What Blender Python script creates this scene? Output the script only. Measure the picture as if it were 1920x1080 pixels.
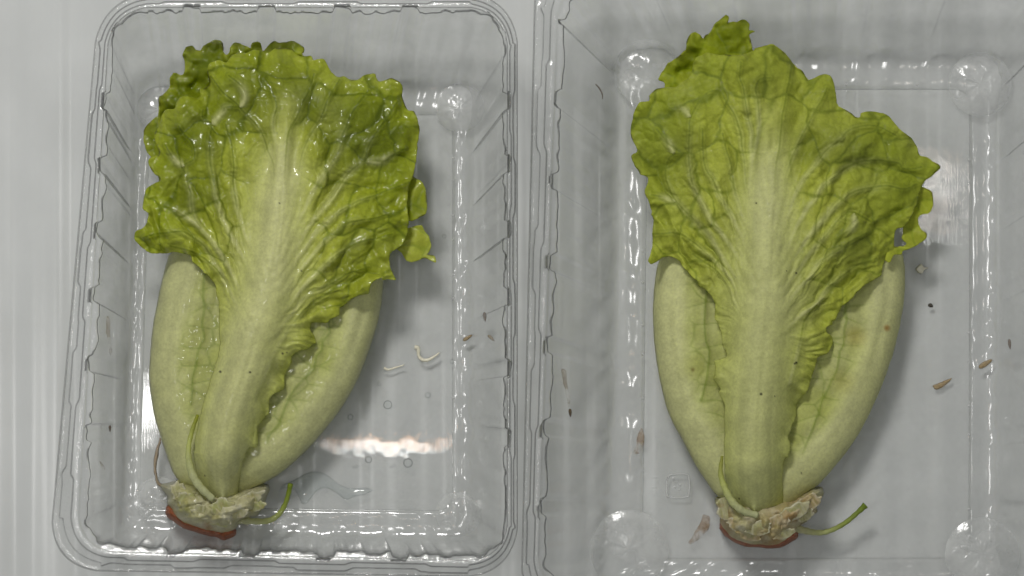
import bpy, math, random
import numpy as np
from mathutils import Vector

sc = bpy.context.scene
COL = sc.collection
for o in list(bpy.data.objects):
    bpy.data.objects.remove(o)

# ------------------------------------------------------------------ camera
PX = 0.0002            # metres on the shelf per unit of plan drawing
CAM_H = 0.90
cam_d = bpy.data.cameras.new("camera")
cam_d.sensor_width = 36.0
cam_d.lens = 36.0 * CAM_H / (1920 * PX)
cam_d.clip_start = 0.02
cam_d.clip_end = 20.0
cam = bpy.data.objects.new("camera", cam_d)
COL.objects.link(cam)
cam.location = (0, 0, CAM_H)
sc.camera = cam

# ------------------------------------------------------------------ light
world = bpy.data.worlds.new("World")
sc.world = world
world.use_nodes = True
bg = world.node_tree.nodes["Background"]
bg.inputs[0].default_value = (0.985, 1.0, 0.985, 1)
bg.inputs[1].default_value = 0.18


def area_lamp(name, loc, target, sx, sy, watts, colour):
    d = bpy.data.lights.new(name, 'AREA')
    d.shape = 'RECTANGLE'
    d.size, d.size_y = sx, sy
    d.energy = watts
    d.color = colour
    o = bpy.data.objects.new(name, d)
    COL.objects.link(o)
    o.location = loc
    v = Vector(target) - Vector(loc)
    o.rotation_euler = v.to_track_quat('-Z', 'Y').to_euler()
    return o


area_lamp("ceiling_panel_lamp", (-0.22, 0.62, 0.95), (0.0, 0.0, 0), 0.24, 0.12, 4.6, (1.0, 0.985, 0.955))
area_lamp("side_strip_lamp", (-0.37, -0.13, 1.0), (-0.15, -0.03, 0), 0.035, 0.24, 0.42, (1.0, 0.99, 0.97))
area_lamp("middle_strip_lamp", (0.045, 0.07, 1.05), (0.05, 0.03, 0), 0.030, 0.14, 0.26, (1.0, 0.99, 0.97))
# two LED strips: rows of small white and amber chips
for i_ in range(10):
    amber = i_ % 2 == 1
    area_lamp("led_chip", (-0.128 + i_ * 0.0072, -0.123 + (0.0015 if amber else -0.001), 1.0), (-0.10 + i_ * 0.004, -0.02, 0), 0.0066, 0.0085, 0.0018 if amber else 0.0028,
              (1.0, 0.50, 0.22) if amber else (0.95, 1.0, 1.0))
for i_ in range(6):
    amber = i_ % 2 == 1
    area_lamp("led_chip", (0.325, 0.045 + i_ * 0.0108, 1.0), (0.15, 0.0, 0), 0.026, 0.0098, 0.004 if amber else 0.008,
              (1.0, 0.75, 0.58) if amber else (1.0, 1.0, 0.98))

sc.view_settings.view_transform = 'Standard'
sc.view_settings.look = 'None'
sc.view_settings.gamma = 1.0
sc.view_settings.exposure = 0.42
sc.view_settings.use_curve_mapping = False
sc.cycles.use_denoising = True
sc.cycles.use_adaptive_sampling = True
sc.cycles.adaptive_threshold = 0.025
sc.cycles.adaptive_min_samples = 20
sc.cycles.max_bounces = 12
sc.cycles.transparent_max_bounces = 28
sc.cycles.transmission_bounces = 4
sc.cycles.diffuse_bounces = 6
sc.cycles.glossy_bounces = 4
sc.cycles.caustics_reflective = False
sc.cycles.caustics_refractive = False

# ------------------------------------------------------------------ numeric helpers
RNG = np.random.default_rng(7)
TAB = RNG.random((8, 256, 256))


def sstep(a, b, x):
    t = np.clip((x - a) / (b - a), 0, 1)
    return t * t * (3 - 2 * t)


def vnoise(x, y, scale, k=0):
    """smooth value noise in -1..1"""
    x = np.asarray(x) / scale + 37.3 * k
    y = np.asarray(y) / scale + 11.7 * k
    xi, yi = np.floor(x).astype(int), np.floor(y).astype(int)
    fx, fy = x - xi, y - yi
    fx, fy = fx * fx * (3 - 2 * fx), fy * fy * (3 - 2 * fy)
    t = TAB[k % 8]
    a, b = t[xi % 256, yi % 256], t[(xi + 1) % 256, yi % 256]
    c, d = t[xi % 256, (yi + 1) % 256], t[(xi + 1) % 256, (yi + 1) % 256]
    return ((a * (1 - fx) + b * fx) * (1 - fy) + (c * (1 - fx) + d * fx) * fy) * 2 - 1


def fbm(x, y, scale, k=0):
    return (vnoise(x, y, scale, k) + 0.5 * vnoise(x, y, scale / 2.1, k + 1) + 0.25 * vnoise(x, y, scale / 4.3, k + 2)) / 1.5


def voronoi(x, y, cell, k=0, jit=0.85):
    """distance to the nearest cell border (drawing units), cell random"""
    x, y = x / cell, y / cell
    xi, yi = np.floor(x).astype(int), np.floor(y).astype(int)
    f1 = np.full(x.shape, 9.0); f2 = f1.copy(); rid = np.zeros(x.shape)
    tx, ty, tr = TAB[k % 8], TAB[(k + 1) % 8], TAB[(k + 2) % 8]
    for dx in (-2, -1, 0, 1, 2):
        for dy in (-2, -1, 0, 1, 2):
            cx, cy = xi + dx, yi + dy
            qx = cx + 0.5 + jit * (tx[cx % 256, cy % 256] - 0.5)
            qy = cy + 0.5 + jit * (ty[cx % 256, cy % 256] - 0.5)
            d = np.hypot(x - qx, y - qy)
            near = d < f1
            f2 = np.where(near, f1, np.minimum(f2, d))
            rid = np.where(near, tr[cx % 256, cy % 256], rid)
            f1 = np.where(near, d, f1)
    return (f2 - f1) * 0.5 * cell, rid


def seg_dist(x, y, pl, closed=False):
    """distance to a polyline, parameter 0..1 along it, nearest point"""
    pl = np.asarray(pl, float)
    if closed:
        pl = np.vstack([pl, pl[:1]])
    L = np.concatenate([[0], np.cumsum(np.hypot(*np.diff(pl, axis=0).T))])
    best = np.full(x.shape, 1e9); par = np.zeros(x.shape)
    nx, ny = np.zeros(x.shape), np.zeros(x.shape)
    for i in range(len(pl) - 1):
        a, b = pl[i], pl[i + 1]
        d = b - a
        l2 = max(d @ d, 1e-9)
        t = np.clip(((x - a[0]) * d[0] + (y - a[1]) * d[1]) / l2, 0, 1)
        qx, qy = a[0] + t * d[0], a[1] + t * d[1]
        dd = (x - qx) ** 2 + (y - qy) ** 2
        m = dd < best
        best = np.where(m, dd, best)
        par = np.where(m, (L[i] + t * (L[i + 1] - L[i])) / L[-1], par)
        nx, ny = np.where(m, qx, nx), np.where(m, qy, ny)
    return np.sqrt(best), par, nx, ny


def inside(x, y, pl):
    r = np.zeros(x.shape, bool)
    n = len(pl)
    for i in range(n):
        (x0, y0), (x1, y1) = pl[i], pl[(i + 1) % n]
        if y0 == y1:
            continue
        c = ((y0 > y) != (y1 > y)) & (x < (x1 - x0) * (y - y0) / (y1 - y0) + x0)
        r ^= c
    return r


def spline(pts, n=12):
    """Catmull-Rom through points"""
    p = np.asarray(pts, float)
    p = np.vstack([2 * p[0] - p[1], p, 2 * p[-1] - p[-2]])
    out = []
    for i in range(1, len(p) - 2):
        t = np.linspace(0, 1, n, endpoint=False)[:, None]
        a, b, c, d = p[i - 1], p[i], p[i + 1], p[i + 2]
        out.append(0.5 * (2 * b + (c - a) * t + (2 * a - 5 * b + 4 * c - d) * t ** 2 + (3 * b - 3 * c + d - a) * t ** 3))
    out.append(p[-2][None])
    return np.vstack(out)


def refine(poly, rough=1.2, k=0):
    """soften the corners of an outline a little and give it a fine uneven edge"""
    p = np.asarray(poly, float)
    q = np.empty((2 * len(p), 2))
    nxt = np.roll(p, -1, 0)
    q[0::2] = p * 0.82 + nxt * 0.18
    q[1::2] = p * 0.18 + nxt * 0.82
    out = []
    for i in range(len(q)):
        a, b = q[i], q[(i + 1) % len(q)]
        m = max(1, int(np.hypot(*(b - a)) / 6))
        for j in range(m):
            out.append(a + (b - a) * j / m)
    out = np.array(out)
    out[:, 0] += rough * vnoise(out[:, 0], out[:, 1], 9, k)
    out[:, 1] += rough * vnoise(out[:, 0], out[:, 1], 9, k + 1)
    return out


def W(x, y, z):
    """plan drawing position at height z -> world position"""
    k = PX * (1 - np.asarray(z) / CAM_H)
    return np.stack([(np.asarray(x) - 960) * k, (540 - np.asarray(y)) * k, np.asarray(z) + 0 * np.asarray(x)], -1)


# ------------------------------------------------------------------ object helpers
def put(name, mesh, mat=None, parent=None):
    o = bpy.data.objects.new(name, mesh)
    COL.objects.link(o)
    if mat is not None:
        mesh.materials.clear()
        mesh.materials.append(mat)
    if parent is not None:
        o.parent = parent
        o.matrix_parent_inverse = parent.matrix_world.inverted()
    return o


def thing(name, label, cat, loc=(0, 0, 0), group=None):
    o = bpy.data.objects.new(name, None)
    COL.objects.link(o)
    o.empty_display_size = 0.02
    o.location = loc
    o['label'] = label
    o['category'] = cat
    if group:
        o['group'] = group
    bpy.context.view_layer.update()
    return o


def tag(o, label, cat, group=None):
    o['label'] = label
    o['category'] = cat
    if group:
        o['group'] = group
    return o


def mesh_from(name, verts, faces, colour=None, smooth=True):
    me = bpy.data.meshes.new(name)
    verts = np.asarray(verts, np.float32)
    me.from_pydata([tuple(v) for v in verts.tolist()], [], [tuple(f) for f in faces])
    if smooth:
        me.polygons.foreach_set("use_smooth", np.ones(len(me.polygons), bool))
    if colour is not None:
        at = me.color_attributes.new("own_colour", 'FLOAT_COLOR', 'POINT')
        c = np.ones((len(verts), 4), np.float32)
        c[:, :3] = colour
        at.data.foreach_set("color", c.ravel())
    me.update()
    return me


def solid(o, t, offset=-1):
    m = o.modifiers.new("thickness", 'SOLIDIFY')
    m.thickness = t
    m.offset = offset
    m.use_rim = True
    return o


def sheet(name, poly, zfun, cfun, mat, parent, h=2.0, thick=0.0005, rough=1.2, k=0, close_to=None):
    """a leaf-like sheet bounded by poly; zfun/cfun get a field record"""
    pl = refine(poly, rough, k)
    x0, y0 = pl.min(0) - h
    x1, y1 = pl.max(0) + h
    gx, gy = np.meshgrid(np.arange(x0, x1 + h, h), np.arange(y0, y1 + h, h))
    ny, nx = gx.shape
    cx, cy = (gx[:-1, :-1] + h / 2).ravel(), (gy[:-1, :-1] + h / 2).ravel()
    keep = inside(cx, cy, pl).reshape(ny - 1, nx - 1)
    jj, ii = np.nonzero(keep)
    base = jj * nx + ii
    quads = np.stack([base, base + nx, base + nx + 1, base + 1], 1)   # normal up (y flips)
    used, inv = np.unique(quads, return_inverse=True)
    quads = inv.reshape(-1, 4)
    x, y = gx.ravel()[used].copy(), gy.ravel()[used].copy()
    cnt = np.bincount(quads.ravel(), minlength=len(used))
    edge = cnt < 4
    _, _, qx, qy = seg_dist(x[edge], y[edge], pl, True)
    x[edge], y[edge] = qx, qy
    db = seg_dist(x, y, pl[::1], True)[0]
    F = dict(x=x, y=y, db=db)
    z = zfun(F)
    F['z'] = z
    c = cfun(F)
    org = np.array(parent.location) if parent is not None else np.zeros(3)
    v = W(x, y, z) - org
    me = mesh_from(name, v, quads.tolist(), c)
    o = bpy.data.objects.new(name, me)
    COL.objects.link(o)
    me.materials.append(mat)
    o.parent = parent
    if thick:
        solid(o, thick)
    return o


def tube(name, pts, radii, mat, parent=None, colour=None, n=10, sub=6, flat=1.0):
    """round tapering stalk along points (x, y, z[m])"""
    p = np.asarray(pts, float)
    path = np.stack([spline(p[:, [0, 1]], sub)[:, 0], spline(p[:, [0, 1]], sub)[:, 1],
                     spline(np.stack([p[:, 2] * 1e4, p[:, 2] * 0], 1), sub)[:, 0] / 1e4], 1)
    w = W(path[:, 0], path[:, 1], path[:, 2])
    r = np.interp(np.linspace(0, 1, len(w)), np.linspace(0, 1, len(radii)), radii) * PX
    org = np.array(parent.location) if parent is not None else np.zeros(3)
    vs, fs, cs = [], [], []
    for i in range(len(w)):
        t = Vector(w[min(i + 1, len(w) - 1)] - w[max(i - 1, 0)]).normalized()
        s = t.cross(Vector((0, 0, 1))).normalized()
        u = s.cross(t)
        wob = 1 + 0.08 * math.sin(i * 1.7)
        for j in range(n):
            a = 2 * math.pi * j / n
            q = Vector(w[i]) + (s * math.cos(a) + u * math.sin(a) * flat) * r[i] * wob
            vs.append(tuple(np.array(q) - org))
            if colour is not None:
                f = i / (len(w) - 1)
                kk = f * (len(colour) - 1)
                a0 = int(min(kk, len(colour) - 2)); ff = kk - a0
                cs.append([colour[a0][m] * (1 - ff) + colour[a0 + 1][m] * ff for m in range(3)])
    for i in range(len(w) - 1):
        for j in range(n):
            fs.append((i * n + j, i * n + (j + 1) % n, (i + 1) * n + (j + 1) % n, (i + 1) * n + j))
    fs.append(tuple(range(n))[::-1])
    fs.append(tuple((len(w) - 1) * n + j for j in range(n)))
    me = mesh_from(name, vs, fs, np.array(cs) if cs else None)
    o = bpy.data.objects.new(name, me)
    COL.objects.link(o)
    me.materials.append(mat)
    o.parent = parent
    return o


# ------------------------------------------------------------------ materials
def new_mat(name):
    m = bpy.data.materials.new(name)
    m.use_nodes = True
    nt = m.node_tree
    nt.nodes.clear()
    out = nt.nodes.new("ShaderNodeOutputMaterial")
    return m, nt, out


def nd(nt, typ, **kw):
    n = nt.nodes.new(typ)
    for k_, v in kw.items():
        if k_.startswith("i_"):
            key = k_[2:]
            n.inputs[int(key) if key.isdigit() else key.replace("_", " ")].default_value = v
        else:
            setattr(n, k_, v)
    return n


def leaf_mat(name, rough, coat, translucent, bump, spec=0.5):
    m, nt, out = new_mat(name)
    L = nt.links.new
    at = nd(nt, "ShaderNodeAttribute", attribute_name="own_colour")
    tc = nd(nt, "ShaderNodeTexCoord")
    n1 = nd(nt, "ShaderNodeTexNoise", i_Scale=900.0, i_Detail=6.0, i_Roughness=0.6)
    n2 = nd(nt, "ShaderNodeTexNoise", i_Scale=160.0, i_Detail=4.0)
    vo = nd(nt, "ShaderNodeTexVoronoi", feature='DISTANCE_TO_EDGE', i_Scale=420.0)
    for n in (n1, n2, vo):
        L(tc.outputs['Object'], n.inputs['Vector'])
    mr = nd(nt, "ShaderNodeMapRange", i_1=0.25, i_2=0.75, i_3=0.86, i_4=1.12)
    L(n1.outputs['Fac'], mr.inputs[0])
    mr2 = nd(nt, "ShaderNodeMapRange", i_1=0.3, i_2=0.7, i_3=0.90, i_4=1.08)
    L(n2.outputs['Fac'], mr2.inputs[0])
    mu = nd(nt, "ShaderNodeMath", operation='MULTIPLY')
    L(mr.outputs[0], mu.inputs[0]); L(mr2.outputs[0], mu.inputs[1])
    vm = nd(nt, "ShaderNodeVectorMath", operation='SCALE')
    L(at.outputs['Color'], vm.inputs[0]); L(mu.outputs[0], vm.inputs['Scale'])
    ad = nd(nt, "ShaderNodeMath", operation='ADD')
    mv = nd(nt, "ShaderNodeMapRange", i_1=0.0, i_2=0.12, i_3=0.0, i_4=0.12)
    L(vo.outputs['Distance'], mv.inputs[0])
    L(n1.outputs['Fac'], ad.inputs[0]); L(mv.outputs[0], ad.inputs[1])
    bp = nd(nt, "ShaderNodeBump", i_Strength=bump, i_Distance=0.0003)
    L(ad.outputs[0], bp.inputs['Height'])
    ps = nd(nt, "ShaderNodeBsdfPrincipled", i_Roughness=rough)
    ps.inputs['Coat Weight'].default_value = coat
    ps.inputs['Coat Roughness'].default_value = 0.05
    ps.inputs['Specular IOR Level'].default_value = spec
    L(vm.outputs[0], ps.inputs['Base Color']); L(bp.outputs[0], ps.inputs['Normal'])
    rr = nd(nt, "ShaderNodeMapRange", i_1=0.3, i_2=0.7, i_3=rough * 0.75, i_4=min(1, rough * 1.3))
    L(n2.outputs['Fac'], rr.inputs[0]); L(rr.outputs[0], ps.inputs['Roughness'])
    tr = nd(nt, "ShaderNodeBsdfTranslucent")
    L(vm.outputs[0], tr.inputs['Color']); L(bp.outputs[0], tr.inputs['Normal'])
    mx = nd(nt, "ShaderNodeMixShader", i_0=translucent)
    L(ps.outputs[0], mx.inputs[1]); L(tr.outputs[0], mx.inputs[2])
    L(mx.outputs[0], out.inputs['Surface'])
    return m


def schlick(nt, normal, f0, k):
    """mirror share of a thin clear skin, the same from both sides"""
    L = nt.links.new
    lw = nd(nt, "ShaderNodeLayerWeight", i_Blend=0.5)
    if normal is not None:
        L(normal, lw.inputs['Normal'])
    pw = nd(nt, "ShaderNodeMath", operation='POWER', i_1=5.0)
    L(lw.outputs['Facing'], pw.inputs[0])
    ma = nd(nt, "ShaderNodeMath", operation='MULTIPLY_ADD', i_1=k, i_2=f0)
    L(pw.outputs[0], ma.inputs[0])
    return ma


def plastic_mat(name, rough, bump, bscale, dark, stretch=(1, 1, 1), haze=0.0, f0=0.03, fk=0.5, lo=0.90, hi=1.0, warp=0.0):
    m, nt, out = new_mat(name)
    L = nt.links.new
    tc = nd(nt, "ShaderNodeTexCoord")
    mp = nd(nt, "ShaderNodeMapping")
    mp.inputs['Scale'].default_value = stretch
    L(tc.outputs['Object'], mp.inputs[0])
    n1 = nd(nt, "ShaderNodeTexNoise", i_Scale=bscale, i_Detail=3.0)
    L(mp.outputs[0], n1.inputs['Vector'])
    bp = nd(nt, "ShaderNodeBump", i_Strength=bump, i_Distance=0.0004)
    L(n1.outputs['Fac'], bp.inputs['Height'])
    if warp:
        nw = nd(nt, "ShaderNodeTexNoise", i_Scale=45.0, i_Detail=3.0)
        L(tc.outputs['Object'], nw.inputs['Vector'])
        b2 = nd(nt, "ShaderNodeBump", i_Strength=warp, i_Distance=0.002)
        L(nw.outputs['Fac'], b2.inputs['Height']); L(bp.outputs[0], b2.inputs['Normal'])
        bp = b2
    fr = schlick(nt, bp.outputs[0], f0, fk)
    lw = nd(nt, "ShaderNodeLayerWeight", i_Blend=0.5)
    rp = nd(nt, "ShaderNodeValToRGB")
    rp.color_ramp.elements[0].position = lo
    rp.color_ramp.elements[0].color = (0.997, 0.999, 0.998, 1)
    rp.color_ramp.elements[1].position = hi
    rp.color_ramp.elements[1].color = (dark, dark * 1.02, dark * 1.02, 1)
    L(lw.outputs['Facing'], rp.inputs[0])
    tr = nd(nt, "ShaderNodeBsdfTransparent")
    L(rp.outputs[0], tr.inputs[0])
    df = nd(nt, "ShaderNodeBsdfDiffuse")
    df.inputs[0].default_value = (0.82, 0.83, 0.82, 1)
    n3 = nd(nt, "ShaderNodeTexNoise", i_Scale=60.0, i_Detail=5.0)
    L(tc.outputs['Object'], n3.inputs['Vector'])
    hz = nd(nt, "ShaderNodeMapRange", i_1=0.3, i_2=0.75, i_3=haze * 0.3, i_4=haze * 1.8)
    L(n3.outputs['Fac'], hz.inputs[0])
    m0 = nd(nt, "ShaderNodeMixShader")
    L(hz.outputs[0], m0.inputs[0]); L(tr.outputs[0], m0.inputs[1]); L(df.outputs[0], m0.inputs[2])
    gl = nd(nt, "ShaderNodeBsdfGlossy", i_Roughness=rough)
    L(bp.outputs[0], gl.inputs['Normal'])
    mx = nd(nt, "ShaderNodeMixShader")
    L(fr.outputs[0], mx.inputs[0]); L(m0.outputs[0], mx.inputs[1]); L(gl.outputs[0], mx.inputs[2])
    L(mx.outputs[0], out.inputs['Surface'])
    return m


def simple_mat(name, col, rough=0.5, coat=0.0, nscale=700.0, var=0.25, bump=0.2, transl=0.0):
    m, nt, out = new_mat(name)
    L = nt.links.new
    tc = nd(nt, "ShaderNodeTexCoord")
    n1 = nd(nt, "ShaderNodeTexNoise", i_Scale=nscale, i_Detail=5.0)
    L(tc.outputs['Object'], n1.inputs['Vector'])
    mr = nd(nt, "ShaderNodeMapRange", i_1=0.25, i_2=0.75, i_3=1 - var, i_4=1 + var)
    L(n1.outputs['Fac'], mr.inputs[0])
    vm = nd(nt, "ShaderNodeVectorMath", operation='SCALE')
    vm.inputs[0].default_value = col
    L(mr.outputs[0], vm.inputs['Scale'])
    bp = nd(nt, "ShaderNodeBump", i_Strength=bump, i_Distance=0.0003)
    L(n1.outputs['Fac'], bp.inputs['Height'])
    ps = nd(nt, "ShaderNodeBsdfPrincipled", i_Roughness=rough)
    ps.inputs['Coat Weight'].default_value = coat
    L(vm.outputs[0], ps.inputs['Base Color']); L(bp.outputs[0], ps.inputs['Normal'])
    if transl:
        tr = nd(nt, "ShaderNodeBsdfTransparent")
        mx = nd(nt, "ShaderNodeMixShader")
        na = nd(nt, "ShaderNodeTexNoise", i_Scale=nscale * 0.5, i_Detail=6.0, i_Roughness=0.7)
        L(tc.outputs['Object'], na.inputs['Vector'])
        ra = nd(nt, "ShaderNodeMapRange", i_1=0.35, i_2=0.62, i_3=max(0.0, transl - 0.3), i_4=min(1.0, transl + 0.33))
        L(na.outputs['Fac'], ra.inputs[0]); L(ra.outputs[0], mx.inputs[0])
        L(ps.outputs[0], mx.inputs[1]); L(tr.outputs[0], mx.inputs[2])
        L(mx.outputs[0], out.inputs['Surface'])
    else:
        L(ps.outputs[0], out.inputs['Surface'])
    return m


def water_mat(name, dark=0.34, k=0.6):
    m, nt, out = new_mat(name)
    L = nt.links.new
    fr = schlick(nt, None, 0.03, k)
    lw = nd(nt, "ShaderNodeLayerWeight", i_Blend=0.5)
    rp = nd(nt, "ShaderNodeValToRGB")
    rp.color_ramp.elements[0].position = 0.2
    rp.color_ramp.elements[0].color = (0.97, 0.98, 0.98, 1)
    rp.color_ramp.elements[1].position = 0.9
    rp.color_ramp.elements[1].color = (dark, dark * 1.02, dark * 1.02, 1)
    L(lw.outputs['Facing'], rp.inputs[0])
    tr = nd(nt, "ShaderNodeBsdfTransparent")
    L(rp.outputs[0], tr.inputs[0])
    gl = nd(nt, "ShaderNodeBsdfGlossy", i_Roughness=0.04)
    mx = nd(nt, "ShaderNodeMixShader")
    L(fr.outputs[0], mx.inputs[0]); L(tr.outputs[0], mx.inputs[1]); L(gl.outputs[0], mx.inputs[2])
    L(mx.outputs[0], out.inputs['Surface'])
    return m


M_WET = leaf_mat("wet_lettuce_leaf", 0.36, 0.42, 0.32, 0.40, 0.3)
M_DRY = leaf_mat("wilted_lettuce_leaf", 0.50, 0.03, 0.32, 0.55, 0.22)
M_WALL = plastic_mat("clear_plastic_wall", 0.12, 0.16, 150.0, 0.5, (1, 1, 0.25), 0.09, 0.06, 0.5, 0.78)
M_BASE = plastic_mat("clear_plastic_base", 0.02, 0.03, 900.0, 0.5, (2.5, 0.06, 1), 0.14, 0.04, 0.5, 0.90, 1.0, 0.035)
M_RIM = plastic_mat("stippled_plastic_rim", 0.07, 0.30, 1400.0, 0.14, (1, 1, 1), 0.06, 0.09, 0.55, 0.55, 0.88)
M_FOOT = plastic_mat("clear_plastic_foot", 0.14, 0.5, 300.0, 0.8, (1, 1, 1), 0.34, 0.04, 0.4)
M_WATER = water_mat("water")
M_FILM = water_mat("water_film", 0.8, 1.0)
M_BROWN = simple_mat("oxidised_cut", (0.27, 0.075, 0.020), 0.55, 0.0, 900.0, 0.5, 0.6)
M_SEED = simple_mat("brown_husk", (0.13, 0.065, 0.028), 0.5, 0.1, 2500.0, 0.4, 0.4)
M_TAN = simple_mat("tan_husk", (0.40, 0.29, 0.14), 0.5, 0.2, 2500.0, 0.3, 0.4, 0.25)
M_DARK = simple_mat("dark_speck", (0.06, 0.05, 0.035), 0.6)
M_CREAM = simple_mat("cream_scrap", (0.80, 0.76, 0.60), 0.25, 0.6, 1500.0, 0.12, 0.3)
M_STAIN = simple_mat("dried_brown_smear", (0.34, 0.20, 0.08), 0.6, 0.0, 300.0, 0.3, 0.0, 0.80)
M_PAPER = simple_mat("papery_dry_leaf", (0.42, 0.32, 0.20), 0.5, 0.1, 1200.0, 0.35, 0.4, 0.2)

# ------------------------------------------------------------------ shelf
def build_shelf():
    m, nt, out = new_mat("white_gloss_shelf")
    L = nt.links.new
    tc = nd(nt, "ShaderNodeTexCoord")
    n1 = nd(nt, "ShaderNodeTexNoise", i_Scale=25.0, i_Detail=6.0)
    L(tc.outputs['Object'], n1.inputs['Vector'])
    cr = nd(nt, "ShaderNodeValToRGB")
    cr.color_ramp.elements[0].position = 0.3
    cr.color_ramp.elements[0].color = (0.60, 0.612, 0.602, 1)
    cr.color_ramp.elements[1].position = 0.7
    cr.color_ramp.elements[1].color = (0.67, 0.683, 0.673, 1)
    L(n1.outputs['Fac'], cr.inputs[0])
    ps = nd(nt, "ShaderNodeBsdfPrincipled", i_Roughness=0.22)
    L(cr.outputs[0], ps.inputs['Base Color'])
    L(ps.outputs[0], out.inputs['Surface'])
    xs = np.arange(-0.6, 0.6001, 0.0015)
    zz = -0.0012 + 0.0006 * np.sin(xs * 2 * math.pi / 0.026) + 0.0003 * np.sin(xs * 2 * math.pi / 0.0107 + 1)
    zz = np.minimum(zz, -0.0001)
    v, f = [], []
    for yy in (-0.5, 0.5):
        for x_, z_ in zip(xs, zz):
            v.append((x_, yy, z_))
    n = len(xs)
    for i in range(n - 1):
        f.append((i, i + 1, n + i + 1, n + i))
    b0 = len(v)
    v += [(-0.6, -0.5, -0.02), (0.6, -0.5, -0.02), (0.6, 0.5, -0.02), (-0.6, 0.5, -0.02)]
    f.append((b0, b0 + 3, b0 + 2, b0 + 1))
    o = put("shelf", mesh_from("shelf", v, f), m)
    o['kind'] = 'structure'
    o['label'] = 'white glossy ribbed shelf under the two clear trays'
    return o


build_shelf()

# ------------------------------------------------------------------ trays
NS, NC = 260, 26


def ring(corners, rad):
    """rounded quad, matched sampling: TL -> BL -> BR -> TR (left, bottom, right, top sides)"""
    c = [np.array(q, float) for q in corners]
    order = [c[0], c[3], c[2], c[1]]          # TL, BL, BR, TR
    pts, tags = [], []
    n = 4
    ins = []
    for i in range(n):
        p, a, b = order[i], order[i - 1], order[(i + 1) % n]
        ua, ub = (a - p) / np.hypot(*(a - p)), (b - p) / np.hypot(*(b - p))
        ins.append((p + ua * rad, p + ub * rad, p))
    for i in range(n):
        a_, b_, p = ins[i]
        for t in np.linspace(0, 1, NC, endpoint=False):       # corner i
            pts.append((1 - t) ** 2 * a_ + 2 * t * (1 - t) * (p * 0.75 + (a_ + b_) * 0.125) + t * t * b_)
            tags.append((i, -1, t))
        e = ins[(i + 1) % n][0]
        for t in np.linspace(0, 1, NS, endpoint=False):       # side i (0 left,1 bottom,2 right,3 top)
            pts.append(b_ + (e - b_) * t)
            tags.append((i, i, t))
    return np.array(pts), tags


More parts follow.
